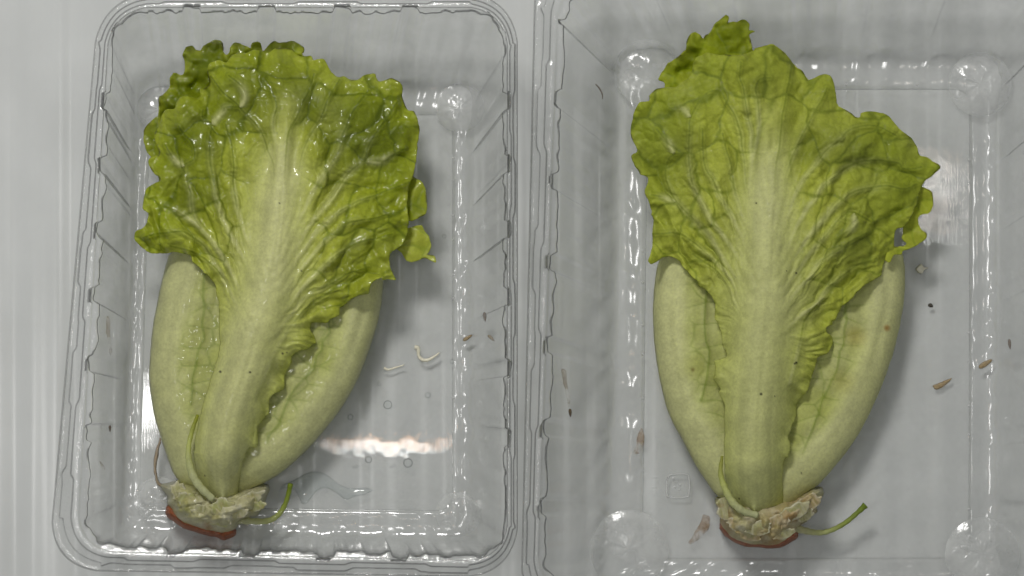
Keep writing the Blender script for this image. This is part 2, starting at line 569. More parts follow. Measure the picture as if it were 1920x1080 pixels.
def build_tray(top, topr, floor, floorr, outer, outr, rib_px, feet, label, zr=0.040, zf=0.0022, rib_w=17.0, rib_d=10.0, seed=0):
    cxm = sum(p[0] for p in floor) / 4
    cym = sum(p[1] for p in floor) / 4
    org = W(cxm, cym, 0.0)
    tray = thing("plastic_tray", label, "tray", tuple(org), "clear plastic food trays on the shelf")
    T, tags = ring(top, topr)
    F_, _ = ring(floor, floorr)
    O, _ = ring(outer, outr)
    N = len(T)
    tang = np.roll(T, -1, 0) - np.roll(T, 1, 0)
    tang /= np.hypot(tang[:, 0], tang[:, 1])[:, None]
    nrm = np.stack([-tang[:, 1], tang[:, 0]], 1)
    ctr = T.mean(0)
    sgn = np.sign(((T - ctr) * nrm).sum(1))
    nrm *= sgn[:, None]
    # rib bumps
    bump = np.zeros(N)
    for i, (ci, side, t) in enumerate(tags):
        if side >= 0:
            coord = T[i][1] if side in (0, 2) else T[i][0]
            for q in rib_px[side]:
                d = abs(coord - q) / rib_w
                if d < 1:
                    bump[i] = max(bump[i], min(1.0, 1.45 * math.sqrt(1 - d * d)))
        else:
            bump[i] = 0.55 * max(0, math.sin(t * math.pi * 4.0 - 0.6)) ** 0.7 * math.sin(math.pi * t) ** 0.5
    cidx = np.arange(N)
    low_side = np.array([1.0 if sd == 1 else (1.0 - tt if (sd < 0 and ci == 2) else (tt if (sd < 0 and ci == 1) else 0.0)) for ci, sd, tt in tags])
    # stations of the wall
    rows, zs = [], []
    G = 0.36
    wav = 0.00012 * np.sin(cidx * 0.16 + seed) * np.sin(cidx * 0.057) + 0.00045 * vnoise(cidx * 1.0, cidx * 0, 8, seed)
    flute = 3.6 * vnoise(cidx * 1.0, cidx * 0, 7.0, seed + 2) + 2.4 * vnoise(cidx * 1.0, cidx * 0, 3.1, seed + 3)
    for w_, z_, b_, g_ in [(0.0, zf, 0, 0), (0.015, zf + 0.0009, 0, 0), (0.05, zf + 0.0014, 0, .3), (0.14, zf + 0.0008, 0.0, 1), (0.26, zf + 0.0009, 0.1, 1),
                           (0.36, zf + 0.0018, 0.35, .7), (0.42, zf + 0.0045, 0.6, .3), (0.50, zf + 0.0095, 0.8, .1)] + \
            [(0.50 + 0.50 * t, zf + 0.0095 + (zr - zf - 0.0095) * t, 0.8 + 0.2 * t, 0) for t in (0.15, 0.3, 0.45, 0.6, 0.75, 0.88, 0.96, 1.0)]:
        wv = (w_ + low_side * 1.2 * w_ * (1 - w_))[:, None]
        pts = F_ + (T - F_) * wv + nrm * (bump * rib_d * b_ + flute * min(b_, 0.8))[:, None]
        rows.append(pts)
        zs.append(z_ + wav * g_)

    def skin(rows, zs, name, mat, thick):
        v = np.concatenate([W(r[:, 0], r[:, 1], z) for r, z in zip(rows, zs)]) - org
        f = []
        for k_ in range(len(rows) - 1):
            for i in range(N):
                j = (i + 1) % N
                f.append((k_ * N + i, (k_ + 1) * N + i, (k_ + 1) * N + j, k_ * N + j))
        o = bpy.data.objects.new(name, mesh_from(name, v, f))
        COL.objects.link(o)
        o.data.materials.append(mat)
        o.parent = tray
        if thick:
            solid(o, thick)
        return o

    skin(rows, zs, "side_wall", M_WALL, 0.0003)
    # rim
    scal = rows[-1]
    s = np.arange(N) / N
    # locking steps: the inner ledge moves in and out along the edge
    lock = np.zeros(N)
    for i, (ci, side, t) in enumerate(tags):
        if side >= 0:
            ph = (t * (3.0 if side in (0, 2) else 2.4) + 0.15 * side) % 1.0
            lock[i] = sstep(0.25, 0.30, ph) - sstep(0.72, 0.77, ph)
        else:
            lock[i] = 0.0
    lock2 = np.zeros(N)
    for i, (ci, side, t) in enumerate(tags):
        if side >= 0:
            ph = (t * (4.0 if side in (0, 2) else 3.0) + 0.55) % 1.0
            lock2[i] = sstep(0.1, 0.16, ph) - sstep(0.55, 0.61, ph)
    rr, rz = [scal], [zr + 0 * s]
    prof = [(0.020, 0.0024, 0), (0.09, 0.0028, 0), (0.20, 0.0028, 0), (0.212, 0.0029, 0), (0.248, 0.0048, 0), (0.27, 0.0050, 0), (0.44, 0.0050, 1), (0.452, 0.0047, 1), (0.480, 0.0031, 1),
            (0.50, 0.0028, 1), (0.66, 0.0028, 2), (0.675, 0.0025, 2), (0.705, 0.0008, 2), (0.73, 0.0005, 2), (0.88, -0.0006, 0), (0.905, -0.0004, 0), (0.93, 0.0001, 0), (0.96, -0.0001, 0), (0.985, -0.0012, 0), (1.0, -0.0035, 0)]
    for t_, dz, mv in prof:
        t_arr = t_ + (0.10 * lock if mv == 1 else 0) + (0.11 * lock2 + 0.03 * lock if mv == 2 else 0)
        t_arr = np.broadcast_to(t_arr, (N,))
        if t_ < 0.26:
            t_arr = np.maximum(t_arr, ((bump * rib_d + 3.0) / np.hypot(*(O - T).T) + t_ * 0.15) * (bump > 0.05))
        rr.append(T + (O - T) * t_arr[:, None])
        rz.append(zr + dz + 0 * s)
    rr[1] = scal + nrm * 2.4
    skin(rr, rz, "rim", M_RIM, 0.0003)
    # base panel
    v = W(F_[:, 0], F_[:, 1], zf + 0 * s) - org
    vv = np.vstack([v, np.array([[0, 0, zf]])])
    f = [(i, (i + 1) % N, N) for i in range(N)]
    b = bpy.data.objects.new("base_panel", mesh_from("base_panel", vv, f, None, False))
    COL.objects.link(b)
    b.data.materials.append(M_BASE)
    b.parent = tray
    solid(b, 0.0003)
    # raised rib dots along the edge of the base
    for (dx_, dy_) in feet['dots']:
        dome("base_stud", dx_, dy_, 3.2, 0.0006, zf + 0.0001, M_FOOT, tray, 8, 4)
    for (fx, fy, fr_) in feet['feet']:
        n, m_ = 56, 12
        vs, fs = [], []
        for a in range(m_ + 1):
            q = a / m_
            for b_ in range(n):
                th = 2 * math.pi * b_ / n
                rad = fr_ * q
                z_ = zf + 0.0006 + 0.0030 * (1 - q ** 2.2) + 0.0011 * float(vnoise(th * 6 + 40 * seed, q * 3.0, 1.7, seed)) * math.sin(math.pi * min(q * 1.2, 1)) ** 2 * (0.5 - 0.5 * math.cos(th * 0.5) ** 8)
                vs.append(W(fx + rad * math.cos(th), fy + rad * math.sin(th), z_) - org)
        for a in range(m_):
            for b_ in range(n):
                c = (b_ + 1) % n
                fs.append((a * n + b_, a * n + c, (a + 1) * n + c, (a + 1) * n + b_))
        me = mesh_from("corner_foot", np.array(vs), fs)
        fo = bpy.data.objects.new("corner_foot", me)
        COL.objects.link(fo)
        me.materials.append(M_FOOT)
        fo.parent = tray
    return tray, org


def dome(name, x, y, r, h, z0, mat, parent, n=14, m=6, sy=1.0, rot=0.0, power=2.0):
    vs, fs = [], []
    org = np.array(parent.location) if parent is not None else np.zeros(3)
    c = W(x, y, z0)
    base = c if parent is None else None
    for a in range(m + 1):
        q = a / m
        for b in range(n):
            th = 2 * math.pi * b / n
            lx, ly = r * q * math.cos(th), r * sy * q * math.sin(th)
            X = x + lx * math.cos(rot) - ly * math.sin(rot)
            Y = y + lx * math.sin(rot) + ly * math.cos(rot)
            z = z0 + h * math.sqrt(max(0, 1 - q ** power))
            vs.append(W(X, Y, z) - (c if parent is None else org))
    for a in range(m):
        for b in range(n):
            d = (b + 1) % n
            fs.append((a * n + b, a * n + d, (a + 1) * n + d, (a + 1) * n + b) if False else (a * n + b, (a + 1) * n + b, (a + 1) * n + d, a * n + d)[::-1])
    o = bpy.data.objects.new(name, mesh_from(name, np.array(vs), fs))
    COL.objects.link(o)
    o.data.materials.append(mat)
    if parent is None:
        o.location = tuple(c)
    else:
        o.parent = parent
    return o


TRAY_A, ORG_A = build_tray(
    top=[(215, 24), (944, 24), (944, 1042), (160, 1022)], topr=62,
    floor=[(282, 216), (848, 216), (848, 957), (262, 950)], floorr=26,
    outer=[(186, -14), (971, -14), (971, 1084), (88, 1070)], outr=92,
    rib_px={0: [190, 310, 432, 552, 682, 812], 1: [330, 470, 612, 750], 2: [190, 308, 430, 556, 690, 820], 3: [360, 500, 642, 770]},
    feet=dict(feet=[(862, 202, 46), (300, 205, 44), (297, 938, 44), (858, 965, 42)],
              dots=[(850, y) for y in (296, 338, 404, 448, 515, 560, 678, 745)]),
    label="clear plastic tray with wet bright lettuce and water drops, left one", seed=1)
TRAY_B, ORG_B = build_tray(
    top=[(1062, -30), (1962, -30), (1950, 1115), (1018, 1105)], topr=70,
    floor=[(1215, 168), (1818, 168), (1816, 1046), (1205, 1046)], floorr=26,
    outer=[(1003, -90), (2030, -90), (2024, 1180), (975, 1165)], outr=95,
    rib_px={0: [30, 185, 340, 492, 647, 802, 950], 1: [1200, 1340, 1480, 1620, 1760], 2: [60, 210, 360, 510, 660, 810, 960], 3: [1200, 1350, 1500, 1650, 1800]},
    feet=dict(feet=[(1212, 136, 62), (1838, 158, 60), (1842, 1040, 70), (1180, 1030, 74)],
              dots=[(1817, y) for y in (300, 345, 541, 624, 677, 761, 815, 955)] + [(1205, y) for y in (472, 530, 611, 664, 747, 886)] + [(1587, 159), (1720, 159)]),
    label="clear plastic tray with limp duller lettuce and brown stains, right one", seed=5)
ZF = 0.0022 + 0.0003

# ------------------------------------------------------------------ lettuce
C_PALE = np.array((0.73, 0.735, 0.36))
C_LIGHT = np.array((0.56, 0.61, 0.070))
C_MID = np.array((0.355, 0.425, 0.014))
C_DARK = np.array((0.145, 0.190, 0.004))


def mix(a, b, t):
    t = np.asarray(t)[..., None]
    return a * (1 - t) + b * t


def vein_dist(x, y, veins):
    d = np.full(x.shape, 1e9); s = np.zeros(x.shape)
    for v in veins:
        q, t, _, _ = seg_dist(x, y, spline(v, 5))
        m = q < d
        d = np.where(m, q, d); s = np.where(m, t, s)
    return d, s


def main_leaf(parent, mat, L):
    spine = spline(L['spine'], 8)
    fx, fy = L['fan']

    def fields(F):
        x, y, db = F['x'], F['y'], F['db']
        dm, tm, _, _ = seg_dist(x, y, spine)
        wx = x + 11 * vnoise(x, y, 38, 3) + 3 * vnoise(x, y, 13, 5); wy = y + 11 * vnoise(x, y, 38, 4) + 3 * vnoise(x, y, 13, 6)
        dv, sv = vein_dist(x + 2.5 * vnoise(x, y, 30, 1), y + 2.5 * vnoise(x, y, 30, 2), L['veins'])
        th = np.arctan2(wx - fx, fy - wy); rr = np.hypot(wx - fx, wy - fy)
        de, rid = voronoi(th * 300, rr * 0.72, L['cell'], 2, 1.0)
        de2, rid2 = voronoi(wx, wy, 17, 5)
        up = sstep(60, 200, rr)                       # how far up the fan
        away = sstep(L['rib_w'] * 0.7, L['rib_w'] * 2.0, dm + 60 * sstep(0.75, 1.0, tm))
        F.update(dm=dm, tm=tm, dv=dv, sv=sv, de=de, rid=rid, de2=de2, rid2=rid2, rr=rr, th=th, up=up, away=away)
        return F

    def zf(F):
        fields(F)
        x, y, db, dm, tm = F['x'], F['y'], F['db'], F['dm'], F['tm']
        r = dm / (dm + db + 1e-6)
        hgt = 40 * (1 - r ** 1.9)
        wm = L['rib_w'] * (1 - 0.72 * sstep(0.35, 1.0, tm))
        rib = (24 * (1 - sstep(0.45, 1.0, tm)) + 5) * np.exp(-(dm / wm) ** 2.6)
        av = F['away']
        vein = 8.0 * np.exp(-(F['dv'] / 8.5) ** 2) * (0.25 + 0.75 * av) * (1 - 0.5 * F['sv'])
        bl = L['blister'] * (1 - np.exp(-(F['de'] / 13.0) ** 1.6)) * av * (0.35 + 0.65 * F['up']) * (0.6 + 0.8 * F['rid'])
        fine = 1.7 * (1 - np.exp(-(F['de2'] / 3.2) ** 2)) * av * (0.4 + F['rid2'])
        und = L['und'] * fbm(F['th'] * 330, F['rr'] * 0.45, 74, 1) * av
        ruf = L['ruffle'] * (1 - sstep(0, 60, db)) * (vnoise(x, y, 36, 5) + 0.5 * vnoise(x, y, 16, 6)) * sstep(30, 90, dm)
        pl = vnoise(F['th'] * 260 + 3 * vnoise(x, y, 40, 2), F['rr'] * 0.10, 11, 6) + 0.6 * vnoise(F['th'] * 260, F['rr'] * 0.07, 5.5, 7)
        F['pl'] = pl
        pleat = L['pleat'] * pl * sstep(L['rib_w'] * 0.5, L['rib_w'] * 1.3, dm) * (1 - 0.55 * sstep(280, 480, F['rr'])) * sstep(20, 130, fy - y)
        z = hgt + rib + vein + bl + fine + und + ruf + pleat
        for pts, dep, w in L['creases']:
            q, t, _, _ = seg_dist(x, y, spline(pts, 6))
            z = z - 0.75 * dep * np.exp(-(q / (1.3 * w)) ** 2) * np.sin(np.pi * np.clip(t, 0.02, 0.98)) ** 0.5
        for (sx, sy, sr, dz) in L['lifts']:
            z = z + dz * np.exp(-((x - sx) ** 2 + (y - sy) ** 2) / sr ** 2)
        z = z - 62 * sstep(L['collar'] - 95, L['collar'] + 12, y) + 0.5 * vnoise(x, y, 9, 3) + 1.1 * vnoise(dm, y * 0.03, 8, 6) * np.exp(-(dm / 60) ** 2)
        return L['z0'] + z * PX

    def cf(F):
        x, y, db, dm, tm = F['x'], F['y'], F['db'], F['dm'], F['tm']
        w = L['pale_w'] * (1 - 0.55 * sstep(0.55, 1.0, tm))
        pale = np.exp(-(dm / w) ** 2.2) * (1 - 0.75 * sstep(0.8, 1.0, tm) * sstep(0, 120, F['rr'] - L['rtop'] + 150))
        vp = np.exp(-(F['dv'] / 7.0) ** 2) * (1 - sstep(0.25, 0.95, F['sv'])) * 0.75
        pale = np.maximum(pale, vp)
        pale = np.clip(pale + 0.10 * fbm(x, y, 60, 2), 0, 1)
        g = sstep(70, 330, dm + 0.55 * np.maximum(0, F['rr'] - 230) + 40 * fbm(x, y, 110, 4) + L['gshift'])
        c = mix(C_LIGHT, C_MID, g)
        dk = np.clip(0.40 * (F['rid'] - 0.45) + 0.70 * fbm(x, y, 95, 0) + L['darkup'] * sstep(230, 480, F['rr']), 0, 1) * F['away'] * sstep(0, 70, db)
        c = mix(c, C_DARK, np.clip(dk, 0, 0.9))
        edge = np.exp(-(db / 16.0) ** 2) * (0.45 + 0.4 * vnoise(x, y, 40, 3))
        c = mix(c, C_LIGHT, np.clip(edge, 0, 1) * 0.7)
        pk = C_PALE * (1.0 + 0.08 * sstep(0.18, 0.55, tm))[:, None]
        c = mix(c, pk, pale * 0.94)
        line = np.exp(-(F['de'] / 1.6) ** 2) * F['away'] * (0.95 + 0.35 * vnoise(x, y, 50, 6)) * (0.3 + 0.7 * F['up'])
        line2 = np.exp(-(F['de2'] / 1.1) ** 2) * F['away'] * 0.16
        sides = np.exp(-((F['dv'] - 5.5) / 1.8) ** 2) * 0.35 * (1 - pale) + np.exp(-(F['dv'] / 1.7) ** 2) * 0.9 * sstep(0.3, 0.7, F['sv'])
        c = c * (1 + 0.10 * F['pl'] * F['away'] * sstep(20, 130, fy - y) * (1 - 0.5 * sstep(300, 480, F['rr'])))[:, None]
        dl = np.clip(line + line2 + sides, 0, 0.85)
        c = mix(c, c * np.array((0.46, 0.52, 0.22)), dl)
        # fine lengthwise fibres of the midrib
        st = vnoise(dm * np.sign(x - np.interp(y, spine[::-1, 1], spine[::-1, 0])) * 1.0, y * 0.03, 5, 2)
        st2 = vnoise(dm * np.sign(x - np.interp(y, spine[::-1, 1], spine[::-1, 0])), y * 0.02, 14, 5)
        c = c * (1 + (0.07 * st + 0.09 * st2) * pale)[:, None]
        c = mix(c, np.array(L['wash']), L['wash_k'] * np.ones_like(x))
        tip = np.exp(-(db / 2.2) ** 2) * sstep(0.35, 0.6, vnoise(x, y, 15, 7)) * sstep(300, 420, F['rr'])
        c = mix(c, np.array((0.05, 0.045, 0.01)), tip * 0.8)
        for (sx, sy, sr) in L['specks']:
            c = mix(c, np.array((0.02, 0.02, 0.012)), np.exp(-(((x - sx) ** 2 + (y - sy) ** 2) / sr ** 2) ** 2))
        return np.clip(c, 0.002, 1)

    return sheet("outer_leaf", L['outline'], zf, cf, mat, parent, 1.7, 0.0006, 1.3, L['k'])


def side_leaf(parent, mat, poly, outer, vein, z0=0.0150, amp=0.0108, k=0, spots=(), green=1.0, tint=0.98):
    """pale boat-shaped leaf: thick smooth outer flank, thin veined blade towards the middle"""
    def zf(F):
        x, y, db = F['x'], F['y'], F['db']
        do, to, _, _ = seg_dist(x, y, spline(outer, 6))
        dv, sv, _, _ = seg_dist(x + 3 * vnoise(x, y, 26, 1), y + 3 * vnoise(x, y, 26, 2), vein)
        wx = x + 5 * vnoise(x, y, 30, 3); wy = y + 5 * vnoise(x, y, 30, 4)
        de, rid = voronoi(wx * 0.6, wy, 34, 3)
        F.update(do=do, dv=dv, de=de, rid=rid)
        q = np.clip(do / 62, 0, 1)
        dome_ = np.sqrt(np.clip(1 - (1 - q) ** 2, 0, 1))
        inner = sstep(42, 84, do + 14 * vnoise(y, x * 0.1, 90, 2))
        F['inner'] = inner
        z = amp / PX * dome_ - 2 * inner
        z = z + 1.6 * np.exp(-((do - 52 - 8 * vnoise(y, x * 0, 60, 1)) / 10) ** 2)
        z = z + inner * (1.5 * (1 - np.exp(-(de / 8) ** 1.7)) + 3 * vnoise(x, y, 40, 6) + 2.0 * np.exp(-(dv / 4) ** 2))
        z = z + 1.2 * vnoise(x * 0.3, y, 60, 5) + 1.5 * vnoise(do * 1.0, y * 0.06, 13, 2) + 0.5 * vnoise(x, y, 9, 4)
        return z0 + z * PX

    def cf(F):
        x, y = F['x'], F['y']
        inn = F['inner']
        c = mix(C_PALE * np.array((0.98, 0.985, 1.0)) * tint, C_LIGHT * np.array((0.95, 0.95, 1.6)), np.clip(0.72 * inn * green * (0.75 + 0.5 * fbm(x, y, 60, 2)) + 0.12 * fbm(x, y, 90, 3), 0, 1))
        line = np.exp(-(F['dv'] / 2.0) ** 2) * 0.9 + np.exp(-(F['de'] / 1.3) ** 2) * 0.55 * inn
        c = mix(c, c * np.array((0.50, 0.60, 0.30)), np.clip(line, 0, 0.9) * np.clip(inn + 0.2, 0, 1))
        c = c * (1 + 0.08 * vnoise(F['do'], y * 0.03, 9, 4) + 0.06 * vnoise(F['do'], y * 0.02, 22, 5))[:, None]
        for (sx, sy, sr, col, am) in spots:
            c = mix(c, np.array(col), am * np.exp(-(((x - sx) ** 2 + (y - sy) ** 2) / sr ** 2) ** 1.5))
        return np.clip(c, 0.002, 1)
    return sheet("side_leaf", poly, zf, cf, mat, parent, 2.2, 0.0012, 0.5, k)


def frill_leaf(name, parent, mat, poly, z0, amp, k=0, wave=26, tone=0.5, h=2.0, ruffle=10, lift=None, thick=0.0005):
    def zf(F):
        x, y, db = F['x'], F['y'], F['db']
        wx = x + 6 * vnoise(x, y, 30, 3); wy = y + 6 * vnoise(x, y, 30, 4)
        de, rid = voronoi(wx, wy, 42, k)
        F.update(de=de, rid=rid)
        z = amp * sstep(0, 50, db) + ruffle * (1 - sstep(0, 70, db) * 0.6) * (vnoise(x, y, wave, k) + 0.5 * vnoise(x, y, wave / 2.2, k + 1))
        z = z + 5 * (1 - np.exp(-(de / 10) ** 1.6))
        if lift is not None:
            z = z + lift(x, y)
        return z0 + z * PX

    def cf(F):
        x, y, db = F['x'], F['y'], F['db']
        g = np.clip(tone + 0.5 * fbm(x, y, 70, k) + 0.25 * (F['rid'] - 0.5), 0, 1)
        c = mix(C_LIGHT, C_MID, np.clip(g * 1.6, 0, 1))
        c = mix(c, C_DARK, np.clip(g * 1.6 - 0.9, 0, 1))
        c = mix(c, C_LIGHT, 0.45 * np.exp(-(db / 9.0) ** 2))
        c = mix(c, c * np.array((0.5, 0.62, 0.4)), 0.45 * np.exp(-(F['de'] / 1.8) ** 2))
        tip = np.exp(-(db / 2.2) ** 2) * sstep(0.35, 0.6, vnoise(x, y, 15, 7))
        return np.clip(mix(c, np.array((0.05, 0.045, 0.01)), tip * 0.7), 0.002, 1)
    return sheet(name, poly, zf, cf, mat, parent, h, thick, 1.3, k)


def lump(name, parent, mat, poly, z0, height, cfun, k=0, h=2.2, width=60, rough_amp=2.0, rough_scale=22, extra=None, edge_rough=1.5):
    """solid rounded body over an outline, sitting on its flat underside"""
    def zf(F):
        q = np.clip(F['db'] / width, 0, 1)
        z = height / PX * np.sqrt(np.clip(1 - (1 - q) ** 2, 0, 1)) + rough_amp * fbm(F['x'], F['y'], rough_scale, k) * sstep(0, 10, F['db'])
        if extra is not None:
            z = z + extra(F)
        return z0 + z * PX
    return sheet(name, poly, zf, cfun, mat, parent, h, 0.0004, edge_rough, k)


def stem_colour(brown_spots, base=(0.68, 0.65, 0.43), green=(0.60, 0.58, 0.27)):
    def cf(F):
        x, y = F['x'], F['y']
        c = mix(np.array(base), np.array(green), np.clip(0.35 + 0.8 * fbm(x, y, 24, 2), 0, 1))
        c = mix(c, np.array((0.74, 0.72, 0.56)), np.clip(sstep(0.1, 0.6, fbm(x, y, 20, 5)), 0, 1) * 0.6)
        for (sx, sy, sr, col, am) in brown_spots:
            m = np.exp(-((x - sx) ** 2 + (y - sy) ** 2) / sr ** 2) * np.clip(0.7 + 0.9 * fbm(x, y, 14, 4), 0, 1)
            c = mix(c, np.array(col), np.clip(am * m, 0, 1))
        ln = sstep(0.45, 0.75, vnoise(x + y * 0.6, y - x * 0.4, 11, 3))
        c = mix(c, c * np.array((0.75, 0.72, 0.5)), ln * 0.5)
        return np.clip(c, 0.002, 1)
    return cf


def ridges(F):
    x, y = F['x'], F['y']
    w = sstep(0, 14, F['db'])
    return w * (6.0 * np.abs(vnoise((x - 390) * 0.25 + y * 1.3, x * 0.12, 13, 1)) + 9.0 * vnoise(x * 1.5 + y * 0.5, y * 0.7 - x * 0.3, 21, 4) + 8.0 * np.abs(vnoise(x, y, 15, 6)) + 3 * vnoise(x, y, 7, 2))


def torn_scar(parent, mat, cx, cy, rx, ry, rot, z0, k, col, brown=0.25):
    """ragged cup-shaped stub of a torn-off leaf"""
    rg = random.Random(k * 17 + 3)
    pts = []
    for i in range(22):
        t = 2 * math.pi * i / 22
        q = 1 + rg.uniform(-0.22, 0.22) * (1.0 if math.sin(t) < 0.3 else 0.4)
        a, b = rx * q * math.cos(t), ry * q * math.sin(t)
        pts.append((cx + a * math.cos(rot) - b * math.sin(rot), cy + a * math.sin(rot) + b * math.cos(rot)))

    def zf(F):
        u = ((F['x'] - cx) * math.cos(rot) + (F['y'] - cy) * math.sin(rot)) / rx
        v = (-(F['x'] - cx) * math.sin(rot) + (F['y'] - cy) * math.cos(rot)) / ry
        F['u'], F['v'] = u, v
        z = 5 * u * u - 6 * v + 1.4 * vnoise(F['x'], F['y'], 12, k) + 1.6 * vnoise(u * 6, v * 0.9, 1.0, k + 1)
        return z0 + z * PX

    def cf(F):
        c = mix(np.array(col), np.array(col) * np.array((0.84, 0.86, 0.66)), np.clip(0.45 + 0.9 * vnoise(F['u'] * 9, F['v'] * 1.2, 1.1, k + 1), 0, 1))
        rim = np.exp(-(F['db'] / 2.6) ** 2)
        c = mix(c, np.array((0.78, 0.75, 0.58)), rim * np.clip(0.5 + 0.8 * vnoise(F['x'], F['y'], 9, k), 0, 1))
        br = sstep(0.25, 0.7, vnoise(F['x'], F['y'], 10, k + 3))
        return np.clip(mix(c, np.array((0.44, 0.31, 0.12)), brown * br), 0.002, 1)
    return sheet("torn_leaf_scar", pts, zf, cf, mat, parent, 1.4, 0.0007, 0.9, k)


# ---- day-one head (left tray)
def left_lettuce():
    o = thing("lettuce_head", "glossy wet lettuce head with crisp frilly green leaf in the left tray", "lettuce",
              tuple(W(440, 640, ZF)))
    out = [(374, 913), (362, 858), (368, 813), (377, 769), (391, 724), (404, 682), (413, 650), (411, 615), (411, 571), (405, 549), (405, 535), (395, 523), (389, 515),
           (382, 509), (371, 498), (361, 489), (361, 481), (344, 475), (329, 471), (315, 474), (298, 476), (284, 474), (269, 467), (261, 460), (252, 449),
           (253, 435), (262, 431), (273, 422), (280, 407), (279, 398), (268, 393), (267, 382), (270, 366), (273, 353), (282, 347), (293, 343), (300, 339), (299, 332), (287, 325), (280, 311),
           (277, 302), (283, 295), (299, 290), (298, 278), (290, 260), (290, 249), (298, 235), (304, 215), (311, 204), (327, 205), (329, 193), (335, 184), (347, 179),
           (360, 181), (371, 185), (377, 178), (374, 165), (384, 166), (393, 158), (388, 135), (393, 118), (410, 113), (425, 118), (434, 104), (447, 98), (462, 100), (475, 92), (488, 96),
           (500, 100), (516, 90), (532, 90), (548, 92), (560, 104), (575, 106), (582, 105), (587, 113), (600, 110), (608, 112), (616, 124), (622, 137), (633, 144), (646, 143), (656, 149), (672, 149), (682, 141), (702, 136),
           (710, 153), (717, 152), (728, 147), (738, 147), (748, 152), (755, 163), (754, 180), (757, 190), (764, 207), (775, 208), (783, 220), (787, 240), (785, 260), (781, 270), (780, 300),
           (775, 330), (768, 345), (764, 366), (764, 391), (767, 413), (764, 440), (750, 463), (732, 473), (729, 493), (736, 513), (744, 527), (729, 523), (718, 527), (714, 520), (704, 522),
           (696, 533), (692, 552), (678, 553), (660, 559), (649, 567), (642, 574), (636, 576), (638, 591), (633, 594), (622, 597), (613, 607), (602, 604), (582, 607),
           (581, 618), (589, 629), (593, 642), (584, 646), (578, 656), (560, 658), (548, 667), (547, 682), (536, 698), (532, 713), (534, 728), (514, 739), (503, 749),
           (506, 776), (492, 787), (482, 800), (484, 813), (483, 839), (466, 840), (461, 853), (454, 869), (448, 902), (447, 918), (444, 932), (420, 940), (392, 934)]
    veins = [[(505, 500), (518, 420), (516, 340), (505, 285), (491, 249), (470, 224), (449, 200), (432, 185), (412, 165), (396, 142)],
             [(516, 340), (522, 290), (513, 232), (518, 200), (508, 170), (490, 140)], [(449, 200), (458, 182), (452, 160), (430, 140)],
             [(488, 540), (440, 455), (412, 390), (398, 330), (393, 270), (398, 235), (383, 224), (381, 205)], [(398, 235), (420, 210), (424, 202), (449, 200)],
             [(470, 590), (420, 485), (375, 425), (361, 395), (355, 355), (345, 313), (365, 297), (360, 268), (345, 250), (335, 237)], [(345, 313), (330, 300), (322, 290), (310, 270)],
             [(462, 610), (420, 525), (380, 460), (345, 437), (320, 436), (290, 440), (268, 446)], [(375, 425), (340, 400), (320, 392), (300, 388)],
             [(460, 640), (430, 545), (400, 498), (360, 472), (320, 462)], [(500, 520), (462, 440), (440, 370), (436, 310), (432, 270), (424, 235)],
             [(520, 470), (535, 390), (535, 300), (545, 240), (575, 180), (590, 140)], [(528, 450), (552, 380), (562, 300), (590, 240), (622, 175), (636, 150)],
             [(522, 490), (560, 415), (598, 340), (634, 290), (642, 250), (664, 205), (690, 170)], [(520, 515), (585, 420), (634, 350), (662, 318), (682, 295), (690, 270), (720, 230), (745, 190)],
             [(524, 535), (590, 440), (640, 395), (690, 370), (740, 352), (765, 340)], [(522, 560), (600, 460), (655, 418), (700, 408), (745, 400)],
             [(520, 600), (585, 520), (640, 470), (690, 450), (700, 448), (735, 440)], [(512, 630), (570, 560), (610, 540), (655, 512), (690, 500)],
             [(480, 740), (520, 650), (560, 590), (585, 570), (640, 535), (668, 515)], [(690, 300), (720, 300), (760, 280)]]
    creases = [([(610, 375), (635, 340), (668, 316)], 16, 6), ([(582, 408), (605, 380), (628, 355)], 14, 5), ([(640, 372), (690, 353), (742, 358), (756, 380)], 12, 8),
               ([(505, 330), (506, 290), (500, 250)], 9, 7), ([(428, 400), (440, 340), (432, 300)], 9, 7), ([(400, 440), (380, 410), (372, 385)], 8, 7),
               ([(760, 430), (700, 445), (700, 470), (725, 500)], 6, 5), ([(455, 300), (462, 250), (470, 235)], 7, 7), ([(375, 185), (372, 178), (384, 160)], 22, 9),
               ([(545, 330), (560, 270), (585, 215)], 9, 9), ([(600, 330), (630, 270), (650, 230)], 9, 9)]
    L = dict(outline=out, spine=[(418, 935), (414, 860), (422, 790), (442, 724), (468, 640), (494, 560), (510, 480), (520, 400), (530, 300), (540, 200)], fan=(478, 640), veins=veins,
             cell=60, rib_w=52, pale_w=72, rtop=440, blister=10.0, und=15, ruffle=12, creases=creases, lifts=[(350, 330, 80, 6), (700, 430, 70, 8), (460, 130, 60, 5)], z0=0.0290, gshift=15, darkup=0.62, collar=930, pleat=2.6, wash=(0.4, 0.5, 0.1), wash_k=0.0,
             specks=[(413, 697, 2.4), (524, 381, 1.6), (565, 508, 1.6), (530, 663, 2.2), (383, 929, 2.0), (384, 892, 1.5), (538, 661, 1.4), (469, 698, 2.2)], k=1)
    main_leaf(o, M_WET, L)
    lp = [(318, 470), (305, 520), (296, 560), (288, 600), (283, 640), (279, 700), (282, 740), (290, 785), (301, 820), (312, 853), (324, 887), (340, 908), (365, 922), (400, 925),
          (412, 860), (430, 760), (452, 660), (455, 560), (430, 480), (380, 455)]
    side_leaf(o, M_WET, lp, lp[:14], [(384, 500), (382, 580), (380, 638), (370, 670), (363, 705), (358, 760)], k=2)
